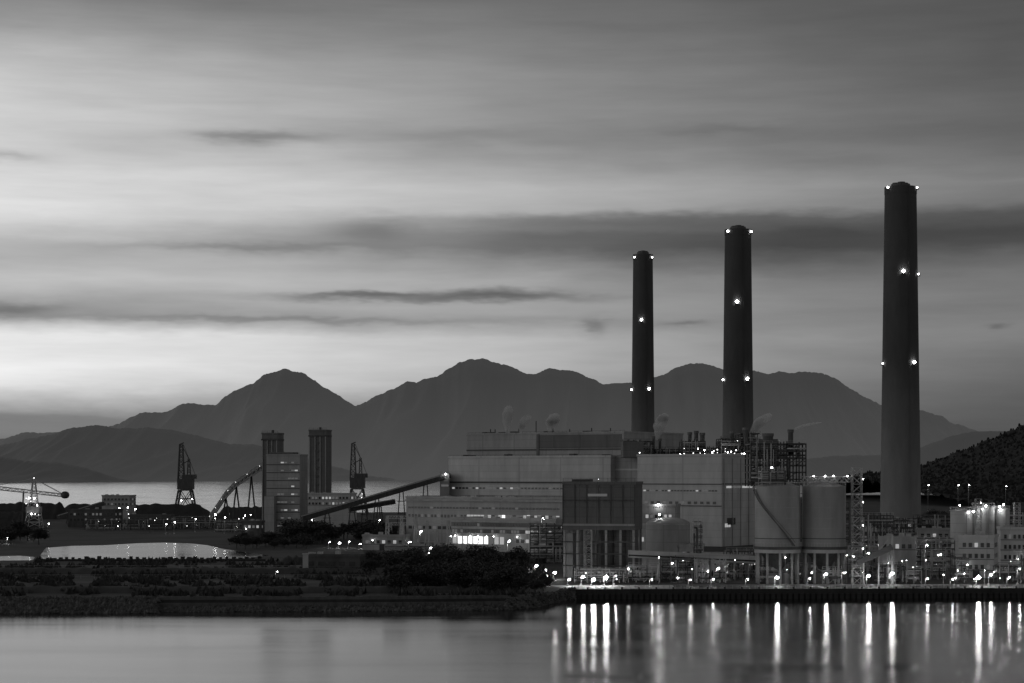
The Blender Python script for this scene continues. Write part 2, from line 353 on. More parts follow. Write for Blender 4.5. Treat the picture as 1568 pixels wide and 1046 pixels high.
# ================= MOUNTAINS
def ridge(name,pts,d,front,back,g,haze,seed,n=420,amp=1.6,nf=16):
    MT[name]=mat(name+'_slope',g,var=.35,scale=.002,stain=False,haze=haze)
    q=M(); p0,p1=pts[0][0],pts[-1][0]; vs=[]; rowsn=nf+6
    for j in range(rowsn+1):
        if j<=nf: s_=1-j/nf; off=-front*s_
        else: s_=(j-nf)/6; off=back*s_
        for i in range(n+1):
            px=p0+(p1-p0)*i/n
            for (a,b) in zip(pts,pts[1:]):
                if a[0]<=px<=b[0]: f=(px-a[0])/(b[0]-a[0]); f=f*f*(3-2*f)*.5+f*.5; py=a[1]+(b[1]-a[1])*f; break
            py+=amp*(noise.noise(Vector((px*.06,seed,0)))+.6*noise.noise(Vector((px*.2,seed,3)))+.35*noise.noise(Vector((px*.6,seed,5))))
            h=max(Z(py,d)+4,0)
            pr=(1-s_)**1.15
            x=X(px,d)
            rn=abs(noise.noise(Vector((px*.018+s_*.9,s_*1.3,seed+5))))+.4*abs(noise.noise(Vector((px*.05+s_*2,s_*3,seed+9))))
            pr*=1-.4*min(1,rn*1.5)*min(1,s_*2.2)
            vs.append((x,d+off,h*pr-4))
    fs=[]
    for j in range(rowsn):
        for i in range(n):
            a=j*(n+1)+i; fs.append((a,a+1,a+n+2,a+n+1))
    q.add(vs,fs,name,True); return q.build(name)
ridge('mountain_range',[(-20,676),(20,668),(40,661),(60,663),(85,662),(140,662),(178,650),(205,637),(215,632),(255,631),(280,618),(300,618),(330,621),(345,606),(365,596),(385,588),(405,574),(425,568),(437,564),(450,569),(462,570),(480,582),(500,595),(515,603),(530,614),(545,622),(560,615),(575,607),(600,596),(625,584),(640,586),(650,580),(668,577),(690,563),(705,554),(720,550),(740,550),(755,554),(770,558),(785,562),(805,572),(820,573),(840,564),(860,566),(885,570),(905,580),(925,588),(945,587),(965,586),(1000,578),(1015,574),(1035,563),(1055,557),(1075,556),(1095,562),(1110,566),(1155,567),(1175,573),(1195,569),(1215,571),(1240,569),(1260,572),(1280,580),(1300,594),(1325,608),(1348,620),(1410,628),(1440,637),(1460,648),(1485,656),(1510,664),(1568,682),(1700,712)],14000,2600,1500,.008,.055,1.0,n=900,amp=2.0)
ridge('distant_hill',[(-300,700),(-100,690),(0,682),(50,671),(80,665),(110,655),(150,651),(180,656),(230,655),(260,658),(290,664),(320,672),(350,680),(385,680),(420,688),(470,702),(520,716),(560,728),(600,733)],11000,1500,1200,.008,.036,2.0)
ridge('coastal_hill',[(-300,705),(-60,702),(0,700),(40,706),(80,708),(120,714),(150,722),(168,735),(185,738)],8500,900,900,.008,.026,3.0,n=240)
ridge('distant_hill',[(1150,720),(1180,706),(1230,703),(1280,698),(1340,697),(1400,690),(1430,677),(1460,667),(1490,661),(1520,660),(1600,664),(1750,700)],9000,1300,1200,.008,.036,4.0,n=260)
MT['forest']=mat('forest_canopy',.016,var=.5,scale=.05,stain=False,bump=1)
def hill():
    pts=[(1300,728),(1400,716),(1440,702),(1470,691),(1500,679),(1530,665),(1550,657),(1568,652),(1650,630),(1800,610),(2000,640)]
    q=M(); d=2500; n=220; nf=60; vs=[]
    for j in range(nf+8):
        s_=(nf-j)/nf if j<=nf else (j-nf)/8
        off=-900*s_ if j<=nf else 500*s_
        for i in range(n+1):
            px=1300+700*i/n
            for (a,b) in zip(pts,pts[1:]):
                if a[0]<=px<=b[0]: py=a[1]+(b[1]-a[1])*(px-a[0])/(b[0]-a[0]); break
            h=(Z(py,d)-G)*(1-s_)**1.2; x=X(px,d)
            b_=noise.noise(Vector((x*.06,(d+off)*.06,0)))*4+noise.noise(Vector((x*.2,(d+off)*.2,0)))*3
            vs.append((x,d+off,G-.5+max(0,h+b_*min(1,h/12))))
    fs=[]
    for j in range(nf+7):
        for i in range(n):
            a=j*(n+1)+i; fs.append((a,a+1,a+n+2,a+n+1))
    q.add(vs,fs,'forest',False)
    for k in range(9000):
        j=R.randint(10,nf+1); i=R.randint(0,n); v=vs[j*(n+1)+i]
        r=R.uniform(.8,2.4)
        for t_ in range(2):
            a=R.uniform(0,3.14); q.add([(v[0]-r*math.cos(a),v[1]-r*math.sin(a),v[2]-1),(v[0]+r*math.cos(a),v[1]+r*math.sin(a),v[2]-1),(v[0]+r*.6*math.cos(a),v[1],v[2]+r*1.1),(v[0]-r*.5*math.cos(a),v[1],v[2]+r*1.3)],[(0,1,2,3)],'forest')
    q.build('wooded_hill')
hill()
# ================= CHIMNEYS
def chimney(px,ptop,d,wtop,wbot,lights):
    q=M(); q.frame(X(px,d),d,0); zt=Z(ptop,d); r1=wtop*K*d/2; r0=wbot*K*d/2
    rad=lambda z: r0+(r1-r0)*min(1,(z-G)/(zt-G))
    lv=[G+(zt-G)*k/28 for k in range(0,29)]
    for a,b in zip(lv,lv[1:]):
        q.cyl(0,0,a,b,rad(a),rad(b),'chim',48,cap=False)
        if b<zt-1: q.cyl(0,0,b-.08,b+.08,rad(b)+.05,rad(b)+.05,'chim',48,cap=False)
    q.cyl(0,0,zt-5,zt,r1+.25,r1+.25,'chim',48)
    q.cyl(0,0,zt+.003,zt+2.2,r1*.62,r1*.6,'steel',36)
    for k in range(3):
        a=k*2.1+.5; q.cyl(r1*.3*math.cos(a),r1*.3*math.sin(a),zt+2.2,zt+3.4,r1*.24,r1*.24,'steel',16)
    for (lx,ly,rr) in lights:
        z=Z(ly,d); r=rad(z)
        xo=(lx-px)*K*d; xo=max(-r-.5,min(r+.5,xo)); yo=-math.sqrt(max(0,(r+.9)**2-xo*xo))
        q.lamp((xo,yo,z),rr,'lb'); q.box(xo-1.2,xo+1.2,yo-.5,yo+1.4,z-1.5,z-1.25,'steel'); q.rail(xo-1.2,xo+1.2,yo-.5,z-1.25,'steel',1)
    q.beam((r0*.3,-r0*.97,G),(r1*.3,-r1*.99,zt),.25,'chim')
    q.build('power_station_chimney')
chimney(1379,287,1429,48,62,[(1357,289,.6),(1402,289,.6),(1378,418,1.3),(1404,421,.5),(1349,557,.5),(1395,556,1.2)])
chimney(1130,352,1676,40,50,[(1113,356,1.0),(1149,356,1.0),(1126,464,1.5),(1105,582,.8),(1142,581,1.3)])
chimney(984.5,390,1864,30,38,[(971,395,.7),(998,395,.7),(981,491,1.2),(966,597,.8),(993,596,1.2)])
# ================= MAIN HALLS
A_=-35
q=M(); r=random.Random(3)
Lh,zt=q.hall(715,955,663,1010,A_,60,'clad2')
q.box(-.1,Lh+.1,-.35,0,zt-8.5,zt-7.8,'steel')
q.box(Lh*.46,Lh*.465+1,-.5,0,zt-14,zt,'cladD')
q.box(Lh*.47,Lh-1,-.15,0,zt-7.5,zt-.6,'cladD')
q.wins(Lh*.1,Lh*.45,zt-12.5,1.2,9,r,.5,wt=(3,0,6))
for i in range(9):
    x=r.uniform(4,Lh-4); h=r.uniform(.8,1.8); q.box(x-1.2,x+1.2,6,10,zt,zt+h,'steel'); q.cyl(x+3,8,zt,zt+h+1.5,.3,.3,'steel',10)
q.rail(0,Lh,1,zt+.3)
q.beam((Lh*.42,5,zt),(Lh*.42,5,zt+7),.4,'steel')
Lh,zt=q.hall(687,935,700,950,A_,70,'clad')
q.box(-.05,Lh+.05,-.3,0,zt-12.6,zt-11.8,'steel')
q.wins(2,Lh-2,zt-15.5,.8,44,r,.7,wt=(6,2,6))
q.box(0,Lh,-2.5,0,zt-21,zt-18.5,'clad2')
for i in range(9):
    x=r.uniform(4,Lh-4); q.box(x-1.2,x+1.2,3,7,zt,zt+r.uniform(.6,2),'steel')
q.rail(0,Lh,1,zt+.3)
q.build('turbine_hall')
q=M()
Lh,zt=q.hall(935,982,701,945,A_,60,'clad2')
q.box(0,Lh,-.3,0,zt-6,zt-5.2,'clad')
Lh,zt=q.hall(976,1105,698,862,A_,34,'clad')
q.wins(3,Lh-2,zt-15.5,.6,24,r,.75,wt=(4,1,6)); q.box(0,Lh,-.2,0,zt-12.5,zt-12.1,'concD'); q.box(0,Lh,-.2,0,zt-22,zt-21.6,'concD')
q.wins(3,Lh-2,zt-21,1.1,12,r,.5,wt=(1,0,8))
q.wins(4,28,zt-14,.9,5,r,.9,mats=('w1','w2'),wt=(1,2),y=Lh,side=True)
q.box(Lh,Lh+.2,0,34,zt-12.4,zt-12,'concD'); q.box(Lh,Lh+.25,5,12,zt-30,zt-27,'glass')
q.wins(2,8,zt-31,1.6,3,r,.8,mats=('w2','w3'),wt=(2,1),y=Lh,side=True)
for k in range(5): q.beam((Lh+.3,2+7.5*k,G),(Lh+.3,2+7.5*k,zt-1),.3,'clad')
q.build('boiler_house')
q=M()
Lh,zt=q.hall(622,862,765,870,A_,34,'clad3')
q.box(-.4,Lh+.4,-.6,0,zt-1.2,zt-.5,'conc')
q.wins(Lh*.4,Lh*.98,zt-8.6,1.4,26,r,.85,mats=('w1','w2','w3','glass'),wt=(5,6,1,4)); q.wins(1,Lh*.4,zt-8.6,1.3,18,r,.6,wt=(2,0,8)); q.wins(1,Lh*.98,zt-4.6,.8,46,r,.8,wt=(1,0,9))
q.wins(1,Lh*.98,zt-14,1.4,30,r,.7,wt=(2,1,6))
for i in range(10):
    x=r.uniform(4,Lh-4); q.box(x-1.6,x+1.6,6,10,zt,zt+r.uniform(.6,1.8),'steelL')
q.rail(0,Lh,1,zt+.3)
q.build('machine_hall_annex')
q=M()
Lh,zt=q.hall(691,851,798,790,A_,22,'clad3')
q.box(-.3,Lh+.3,-.5,0,zt-.9,zt-.3,'conc')
for zz,wt in ((zt-2.6,(1,0,10)),(zt-5.2,(4,1,6)),):
    q.box(0,Lh,-.1,0,zz-.15,zz+1.5,'glass'); q.wins(.5,Lh-.5,zz,1.2,36,r,.8,wt=wt,y=-.11)
q.wins(.5,Lh*.52,zt-9.8,3.0,10,r,.75,mats=('w2','w3','w1'),wt=(2,3,1)); q.wins(Lh*.62,Lh-.5,zt-9,1.4,8,r,.6,wt=(4,2,5))
q.wins(1,21,zt-3.5,1.2,8,r,.7,wt=(2,1,5),y=Lh,side=True); q.wins(1,21,zt-7,1.2,8,r,.7,wt=(2,1,5),y=Lh,side=True)
for i in range(7):
    x=r.uniform(2,Lh-3); q.box(x-1,x+1,4,7,zt,zt+r.uniform(.8,2),'steelL')
q.rail(0,Lh,.6,zt+.3,'steelL')
for i in (0,2,3,5,8): q.lamp((Lh*.05+i*Lh*.075,-.9,zt-6.6),.2,'l2')
q.build('office_building')
q=M(); r=random.Random(11)
def sf(pl,pr,pt,pb,d,dep,nx,ny,nz_,**k):
    q.frame(0,0,0); q.steelframe(X(pl,d),X(pr,d),d,d+dep,Z(pb,d),Z(pt,d),nx,ny,nz_,r,**k)
sf(955,1000,676,700,955,16,5,2,2,clutter=1.6,lamps=.2,lm=('l1',),eq=('steel','cladD','steel'))
sf(996,1050,688,700,960,18,6,2,1,clutter=1.6,lamps=.25,lm=('l1',),eq=('steel','cladD','steel'))
sf(1046,1080,676,698,930,20,4,2,3,clutter=1.6,lamps=.25,lm=('l1','l1','l2'),eq=('steel','cladD','steel'))
sf(1080,1108,686,698,930,20,3,2,1,clutter=1.6,lamps=.25,lm=('l1','l1','l2'),eq=('steel','cladD','steel'))
sf(1104,1134,672,700,900,20,3,2,3,clutter=1.4,lamps=.12,lm=('l1','l1','l2'),eq=('steel','cladD'))
sf(1134,1164,664,700,905,20,3,2,3,clutter=1.4,lamps=.12,lm=('l1','l1','l2'),eq=('steel','cladD'))
sf(1150,1205,680,745,760,18,4,2,6,clutter=1.5,lamps=.1,lm=('l1','l1','l2'),eq=('steel','cladD','steel'),w=.5)
sf(1205,1234,680,745,760,18,2,2,6,clutter=.5,lamps=.1,lm=('l1','l1','l2'),eq=('steel','cladD','steel'),w=.5)
for (a,b,pt,d) in ((1055,1061,662,925),(1065,1071,660,925),(1074,1081,663,925),(1171,1187,664,765),(1210,1218,658,765),(1000,1004,668,955),(1010,1014,672,955),(1120,1126,660,895),(1140,1148,655,895)):
    rr=(b-a)*K*d/2; q.cyl(X((a+b)/2,d),d+6,Z(698,d),Z(pt,d),rr,rr,'steel',16); q.cyl(X((a+b)/2,d),d+6,Z(pt,d)-1,Z(pt,d)+.2,rr+.25,rr+.25,'cladD',16)
q.frame(); d=905; q.box(X(958,d),X(990,d),d+20,d+40,Z(700,d),Z(675,d),'cladD')
q.box(X(1165,765),X(1195,765),772,778,Z(700,765),Z(672,765),'cladD')
q.box(X(1108,905),X(1162,905),930,940,Z(700,905),Z(674,905),'cladD')
for i in range(22):
    d=900; q.lamp((X(r.gauss(1085,45),d),d-6,Z(r.uniform(686,697),d)),r.uniform(.12,.38),r.choice(['l1','l1','l2']))
q.build('boiler_steelwork')
q=M()
Lh,zt=q.hall(862,972,742,600,-12,16,'cladD',pbot=812)
q.box(0,Lh,-.3,0,zt-5,zt-4.6,'steel'); q.box(0,Lh,-.25,0,zt-12.5,zt-11.9,'clad2')
for i in range(7): q.box(i*Lh/6-.15,i*Lh/6+.15,-.2,0,zt-11.8,zt-.1,'steel')
q.rail(0,Lh,.3,zt+.8)
q.box(Lh*.1,Lh*.35,3,9,zt+.002,zt+1.6,'steel'); q.lamp((Lh*.5,-.5,zt+1.6),.12,'l1')
q.box(Lh*.35,Lh*.62,-.33,-.205,zt-3.6,zt-2.8,'w1')
zb=Z(812,600)
for i in range(6):
    for yy in (.5,7.5,15): q.beam((i*Lh/5+(.4 if i==0 else -.4 if i==5 else 0),yy,G),(i*Lh/5+(.4 if i==0 else -.4 if i==5 else 0),yy,zb),.7,'clad2')
for i,xx in enumerate((.16,.58,.76,.92)):
    q.cyl(Lh*xx,6,G+3,zb,2.1,2.1,'cladD' if i else 'clad2',20); q.cyl(Lh*xx,6,G,G+3,.6,2.1,'steel',16)
q.lattice(Lh*.35,1.0,G,zb,2.4,2.4,'steelL',.2,8)
for k in range(1,4): q.beam((0,.3,G+(zb-G)*k/4),(Lh,.3,G+(zb-G)*k/4),.35,'steel')
q.box(Lh*.03,Lh*.13,1,10,G,zb-1,'conc'); q.box(Lh*.25,Lh*.98,-1,3,G,G+2.8,'clad'); q.wins(Lh*.3,Lh*.95,G+1.2,1,6,r,.6,wt=(1,2,2),y=-1)
q.build('fly_ash_bunker')
# ================= SILOS
def silo(pc,w,ptop,pskirt,d,stair):
    q=M(); q.frame(X(pc,d),d+w*K*d/2,0); R0=w*K*d/2; zt=Z(ptop,d); zb=Z(pskirt,d)
    for k in range(6):
        a=zb+(zt-zb)*k/6;b=zb+(zt-zb)*(k+1)/6; q.cyl(0,0,a,b-.06,R0,R0,'tank',56,cap=False); q.cyl(0,0,b-.06,b,R0+.03,R0+.03,'conc',56,cap=False)
    q.cyl(0,0,zt,zt+1.6,R0,R0*.25,'tank',56)
    q.cyl(0,0,zt+1.5,zt+2.4,1.2,1.2,'steelL',16)
    q.cyl(0,0,zb,zb+.8,R0+.5,R0+.5,'concD',56); q.cyl(0,0,zb+3,zb+3.25,R0+.12,R0+.12,'concD',56,cap=False)
    q.cyl(0,0,zb-1.0,zb,R0+.2,R0+.2,'conc',56)
    q.cyl(0,0,G+3.5,zb-1,1,R0*.8,'steel',30)
    for i in range(10):
        a=2*math.pi*(i+.5)/10; q.beam((R0*.93*math.cos(a),R0*.93*math.sin(a),G),(R0*.93*math.cos(a),R0*.93*math.sin(a),zb-1),.75,'clad2',8)
    q.box(-R0*.5,R0*.5,-R0*.3,R0*.3,G,G+3,'cladD')
    n=44
    for rr,z in ((R0,zt),(R0+.4,zb+.8)):
        for i in range(n):
            a=2*math.pi*i/n;b=2*math.pi*(i+1)/n
            q.beam((rr*math.cos(a),rr*math.sin(a),z+1.1),(rr*math.cos(b),rr*math.sin(b),z+1.1),.08,'steelL'); q.beam((rr*math.cos(a),rr*math.sin(a),z),(rr*math.cos(a),rr*math.sin(a),z+1.1),.07,'steelL')
    if stair:
        n=50
        for i in range(n):
            a=math.radians(-165+110*i/n); z=zt-1-(zt-zb-2)*i/n; c_,s_=math.cos(a),math.sin(a)
            q.beam((R0*c_,R0*s_,z),((R0+1)*c_,(R0+1)*s_,z),.18,'steel')
            a2=math.radians(-165+110*(i+1)/n); z2=zt-1-(zt-zb-2)*(i+1)/n
            q.beam(((R0+1)*c_,(R0+1)*s_,z+1),((R0+1)*math.cos(a2),(R0+1)*math.sin(a2),z2+1),.08,'steel')
            q.beam(((R0+1)*c_,(R0+1)*s_,z),((R0+1)*math.cos(a2),(R0+1)*math.sin(a2),z2),.14,'steel')
    q.build('storage_silo')
silo(1195,69,745,842,566,True); silo(1267,67,745,842,568,False)
q=M(); d=570; r=random.Random(5)
q.lattice(X(1310,d),d-2,G,Z(716,d),2.6,2.6,'steelL',.2,14)
for k in range(13):
    z=G+2+k*2.2; s_=1 if k%2 else -1
    q.beam((X(1310,d)-s_*1.2,d-2.6,z),(X(1310,d)+s_*1.2,d-2.6,z+2.2),.3,'steelL'); q.box(X(1310,d)-1.6,X(1310,d)+1.6,d-3.6,d-.5,z-.05,z+.05,'steel')
    if k%3==0: q.lamp((X(1310,d)+1.5,d-4,z+1.6),.13,'l2')
x0,x1=X(1228,d),X(1304,d); za,zb=Z(738,d),Z(730,d)
for yy in (d-1,d+1):
    q.beam((x0,yy,za),(x1,yy,za),.22,'steelL'); q.beam((x0,yy,zb),(x1,yy,zb),.22,'steelL')
    for i in range(10):
        a=x0+(x1-x0)*i/10;b=x0+(x1-x0)*(i+1)/10; q.beam((a,yy,za),((a+b)/2,yy,zb),.14,'steelL'); q.beam(((a+b)/2,yy,zb),(b,yy,za),.14,'steelL')
for a in (1245,1262,1275,1296): q.lamp((X(a,d),d-1.5,Z(729,d)),.2,'l2')
q.lamp((X(1186,566),572,Z(716,566)),.3,'l2'); q.beam((X(1186,566),572,Z(745,566)),(X(1186,566),572,Z(716,566)),.3,'steelL')
q.frame(); q.steelframe(X(1168,566),X(1205,566),568,576,Z(744,566),Z(722,566),3,1,2,r,m='steelL',w=.2,lamps=.3)
q.build('silo_access_tower')
q=M(); d=640; q.frame(X(1026,d),d+8,0); R0=34*K*d; zt=Z(803,d)
q.cyl(0,0,G,zt,R0,R0,'clad2',48,cap=False)
for k in range(6):
    a0=k*15;a1=(k+1)*15; q.cyl(0,0,zt+R0*.3*math.sin(math.radians(a0)),zt+R0*.3*math.sin(math.radians(a1)),R0*math.cos(math.radians(a0)),max(.3,R0*math.cos(math.radians(a1))),'clad2',48,cap=k==5)
q.cyl(0,0,zt-.2,zt+.1,R0+.1,R0+.1,'conc',48,cap=False); q.lamp((-3,-R0*.5,zt+3),.26,'l3'); q.beam((-3,-R0*.5,zt),(-3,-R0*.5,zt+3),.2,'steelL')
q.build('domed_tank')
q=M(); r=random.Random(21)
Lh,zt=q.hall(960,992,806,655,-12,14,'clad'); q.wins(1,Lh-1,zt-5,1.4,3,r,.6)
Lh,zt=q.hall(983,1034,776,700,-12,14,'clad2'); q.wins(1,Lh-1,zt-4,1.2,6,r,.6); q.lamp((Lh*.5,-1,zt+.8),.26,'l3')
q.build('pump_house')
q=M(); r=random.Random(22)
Lh,zt=q.hall(1065,1158,850,620,-8,14,'clad'); q.wins(1,Lh-1,zt-3.2,1.3,12,r,.6,mats=('w1','w2','glass'),wt=(3,3,4))
q.build('workshop_building')
q=M(); d=596; q.beam((X(962,d),d,Z(848,d)),(X(1160,d),d,Z(857,d)),2.0,'clad',h=2.2); q.beam((X(962,d),d-1.05,Z(848,d)-.4),(X(1160,d),d-1.05,Z(857,d)-.4),.12,'glass',h=.5)
for a in range(970,1160,22): q.beam((X(a,d),d,G),(X(a,d),d,Z(853,d)),.4,'steelL')
q.build('covered_walkway')
# ================= PROCESS PLANT
def plant(name,pl,pr,pt,d,dep,nx,ny,nz_,seed,**k):
    q=M(); r=random.Random(seed); q.steelframe(X(pl,d),X(pr,d),d,d+dep,G,Z(pt,d),nx,ny,nz_,r,**k); q.build(name)
P='pipe_rack'
plant(P,880,958,876,576,6,8,1,2,31,lamps=.35,lm=('l1','l2'),m='steelL',w=.2)
plant(P,962,1010,868,578,8,4,1,2,32,lamps=.4,m='steelL',w=.25)
plant(P,1014,1062,858,582,8,4,1,3,320,lamps=.3,m='steel',w=.25)
plant(P,1062,1076,800,602,6,2,1,7,34,lamps=.1,m='steelL',w=.22)
rr_=random.Random(77); px=1066
while px<1640:
    wpx=rr_.uniform(18,52); pt=rr_.choice([845,855,862,868,874,880]); 
    if 1155<px<1300: pt=max(pt,866)
    d=rr_.uniform(568,604)
    plant(P,px,px+wpx,pt,d,rr_.uniform(4,10),max(2,int(wpx/8)),1,rr_.choice([1,2,3]) if pt>860 else 3,int(px),lamps=rr_.uniform(.1,.45),m=rr_.choice(['steel','steelL','steelL']),w=rr_.uniform(.15,.3),clutter=rr_.uniform(.6,1.6))
    px+=wpx+rr_.choice([1,3,8,14])
plant(P,1318,1368,790,720,12,5,2,5,37,lamps=.25,w=.25)
plant(P,1300,1345,838,640,12,5,2,3,371,lamps=.25,w=.25,m='steelL')
plant(P,1368,1462,826,650,12,8,2,3,38,lamps=.3,w=.25,m='steelL')
plant(P,1340,1400,798,900,20,6,2,3,40,lamps=.2,w=.3)
plant(P,1412,1460,790,900,20,5,2,3,401,lamps=.2,w=.3)
plant(P,1525,1640,790,760,16,8,2,4,42,lamps=.3,w=.3,m='steelL')
plant(P,812,862,806,700,10,4,2,5,43,lamps=.1,w=.25)
plant(P,1236,1300,770,800,16,6,2,4,44,lamps=.25,w=.3)
plant(P,590,700,835,800,14,8,2,2,45,lamps=.1,w=.2,m='steelL')
def bld(name,pl,pr,pt,d,deg,dep,m,rows_,seed,n,wt=(3,2,5),lamp=True):
    q=M(); r=random.Random(seed); Lh,zt=q.hall(pl,pr,pt,d,deg,dep,m)
    for k in range(rows_):
        z=zt-2.8-3.3*k
        if z<G+.5: break
        q.wins(.8,Lh-.8,z,1.3,n,r,.55,wt=wt)
        q.wins(.8,dep-.8,z,1.3,max(2,n//2),r,.5,wt=wt,y=Lh,side=True)
        q.box(0,Lh,-.12,0,z-.5,z-.3,'concD')
    for i in range(5):
        x=r.uniform(1,max(2,Lh-2)); q.box(x-.8,x+.8,2,4,zt,zt+r.uniform(.6,2),'steelL')
    q.box(Lh*.4,Lh*.4+2,-.1,0,G,G+2.6,'glass')
    if lamp: q.lamp((Lh*.25,-.8,G+4),.18,'l2')
    return q.build(name)
bld('switchgear_building',1468,1522,824,600,-20,10,'clad',3,51,5,wt=(1,1,8))
bld('control_building',1532,1640,812,640,-10,16,'clad',4,52,14,wt=(2,1,6))
bld('utility_building',1346,1402,826,610,-10,8,'conc',1,53,5)
bld('utility_building',1368,1405,798,980,-10,10,'clad2',2,54,5)
bld('utility_building',1318,1352,812,760,-10,10,'clad',2,55,4)
bld('utility_building',1405,1466,812,840,-10,12,'clad2',2,56,6)
bld('utility_building',1040,1075,838,640,-10,8,'conc',1,57,4)
q=M(); r=random.Random(8); d=720
for pc,w_,pt in ((1478,34,782),(1512,34,776),(1541,22,780),(1600,40,778)):
    q.frame(X(pc,d),d+6,0); R0=w_*K*d/2; zt=Z(pt,d); q.cyl(0,0,G,zt,R0,R0,'clad',32); q.cyl(0,0,zt,zt+.8,R0,R0*.3,'tank',32); q.cyl(0,0,zt-.3,zt,R0+.3,R0+.3,'steelL',32)
    for i in range(24):
        a=2*math.pi*i/24;b=2*math.pi*(i+1)/24; q.beam((R0*math.cos(a),R0*math.sin(a),zt+1.2),(R0*math.cos(b),R0*math.sin(b),zt+1.2),.1,'steelL'); q.beam((R0*math.cos(a),R0*math.sin(a),zt),(R0*math.cos(a),R0*math.sin(a),zt+1.2),.08,'steelL')
    for i in range(3): q.lamp((R0*r.uniform(-.8,.8),-R0-.8,zt+r.uniform(-1,2)),r.uniform(.25,.45),'l2')
    q.beam((R0*.2,-R0-.5,G),(R0*.2,-R0-.5,zt),.3,'steelL')
q.frame(); q.lattice(X(1497,d),d-1,G,Z(764,d),2,2,'steelL',.2,12); q.lattice(X(1556,d),d-1,G,Z(770,d),2,2,'steelL',.2,12)
q.build('tank_farm')
q=M(); d=565
q.beam((X(1312,d),d,Z(862,d)),(X(1366,d),d,Z(838,d)),1.5,'cladD'); q.beam((X(1366,d),d,G),(X(1366,d),d,Z(818,d)),.6,'steelL'); q.beam((X(1366,d),d,Z(820,d)),(X(1340,d),d,Z(850,d)),.25,'steelL')
for a in (1322,1345): q.beam((X(a,d),d-.5,G),(X(a,d),d-.5,Z(852,d)),.35,'steelL')
q.lattice(X(1366,d),d+1.5,G,Z(836,d),2,1.2,'steelL',.18,5)
q.build('ship_loader')
# ================= LEFT: coal handling
def crane(px,d,ptop):
    q=M(); q.frame(X(px,d),d,0); zt=Z(ptop,d); h=zt-G; w=8
    for sx in (-1,1):
        for sy in (-1,1): q.beam((sx*w,sy*6,G),(sx*w*.55,sy*5,G+h*.36),1.3,'steel')
        q.beam((sx*w,-6,G+.8),(sx*w,6,G+.8),1.6,'steel')
    for z,f in ((.12,.85),(.24,.72),(.36,.58)):
        for sy in (-1,1): q.beam((-w*f,sy*5.2,G+h*z),(w*f,sy*5.2,G+h*z),.9,'steel')
    for sy in (-1,1): q.beam((-w,sy*6,G),(w*.55,sy*5,G+h*.36),.5,'steel'); q.beam((w,sy*6,G),(-w*.55,sy*5,G+h*.36),.5,'steel')
    q.box(-5.5,6,-5,5,G+h*.37,G+h*.52,'steel'); q.box(-2,8,-4,4,G+h*.52,G+h*.58,'steel')
    q.lattice(-3.2,0,G+h*.5,zt,4.6,2.2,'steel',.7,7)
    q.lattice(2.6,0,G+h*.5,G+h*.8,2.6,1.2,'steel',.5,4)
    q.beam((2.6,0,G+h*.8),(-2,0,zt-2),.45,'steel'); q.beam((2.6,0,G+h*.78),(-3,0,G+h*.72),.6,'steel')
    q.beam((-4.8,0,zt),(-1.2,0,zt+1.5),.8,'steel'); q.beam((7.5,0,G+h*.57),(-1.5,0,zt),.3,'steel')
    rr=random.Random(int(px))
    for i in range(7): q.lamp((rr.uniform(-8,8),-7,G+rr.uniform(.02,.3)*h),rr.uniform(.2,.4),rr.choice(['l1','l2']))
    q.build('grab_crane')
crane(284,1500,681); crane(547,1560,680)
q=M(); d=1150; q.frame(X(52,d),d,0); r=random.Random(2)
zz=lambda py:Z(py,d)
q.lattice(0,0,G,zz(770),9,5,'steelL',.5,4); q.lattice(0,0,zz(770),zz(733),4,1.2,'steelL',.4,6)
for yy in (-1.5,1.5):
    q.beam((-24,yy,zz(744)),(18,yy,zz(757)),.5,'steelL'); q.beam((-24,yy,zz(749)),(18,yy,zz(761)),.5,'steelL')
    for i in range(12):
        a=-24+42*i/12;b=a+1.75; za=zz(744)+(zz(757)-zz(744))*i/12; q.beam((a,yy,za),(b,yy,za-2),.25,'steelL'); q.beam((b,yy,za-2),(a+3.5,yy,za-.4),.25,'steelL')
    q.beam((0,yy,zz(733)),(-23,yy,zz(744)),.25,'steelL'); q.beam((0,yy,zz(733)),(17,yy,zz(757)),.25,'steelL')
q.beam((18,-2,zz(758)),(18,2,zz(758)),4.2,'steel',14)
q.beam((-7,0,G),(-6,0,zz(752)),.8,'steel'); q.box(-4,4,-3,3,zz(785),zz(776),'steelL')
for i in range(11): q.lamp((r.uniform(-5,4),-4,zz(r.uniform(757,790))),r.uniform(.15,.42),r.choice(['l1','l2','l1']))
q.lamp((0,0,zz(732)),.3,'l1'); q.lamp((-22,-2,zz(742)),.4,'l2')
q.build('stacker_reclaimer')
q=M(); d=1130; pts=[(322,797),(334,780),(346,762),(362,745),(385,729),(412,712)]
fine=[]
for (a,b) in zip(pts,pts[1:]):
    for k in range(4): fine.append((a[0]+(b[0]-a[0])*k/4,a[1]+(b[1]-a[1])*k/4))
fine.append(pts[-1])
for yy in (-2,2):
    for (a,b) in zip(fine,fine[1:]):
        A=(X(a[0],d),d+yy,Z(a[1],d)); B=(X(b[0],d),d+yy,Z(b[1],d)); A2=(A[0],A[1],A[2]+3.5); B2=(B[0],B[1],B[2]+3.5)
        q.beam(A,B,.5,'steelL'); q.beam(A2,B2,.5,'steelL'); q.beam(A,A2,.25,'steelL'); q.beam(A,B2,.25,'steelL')
for (a,b) in zip(fine,fine[1:]):
    q.beam((X(a[0],d),d,Z(a[1],d)+1),(X(b[0],d),d,Z(b[1],d)+1),1.6,'cladD')
for i,a in enumerate(fine): 
    if i%3==0: q.lamp((X(a[0],d),d-2.8,Z(a[1],d)+2.5),.15,'l1')
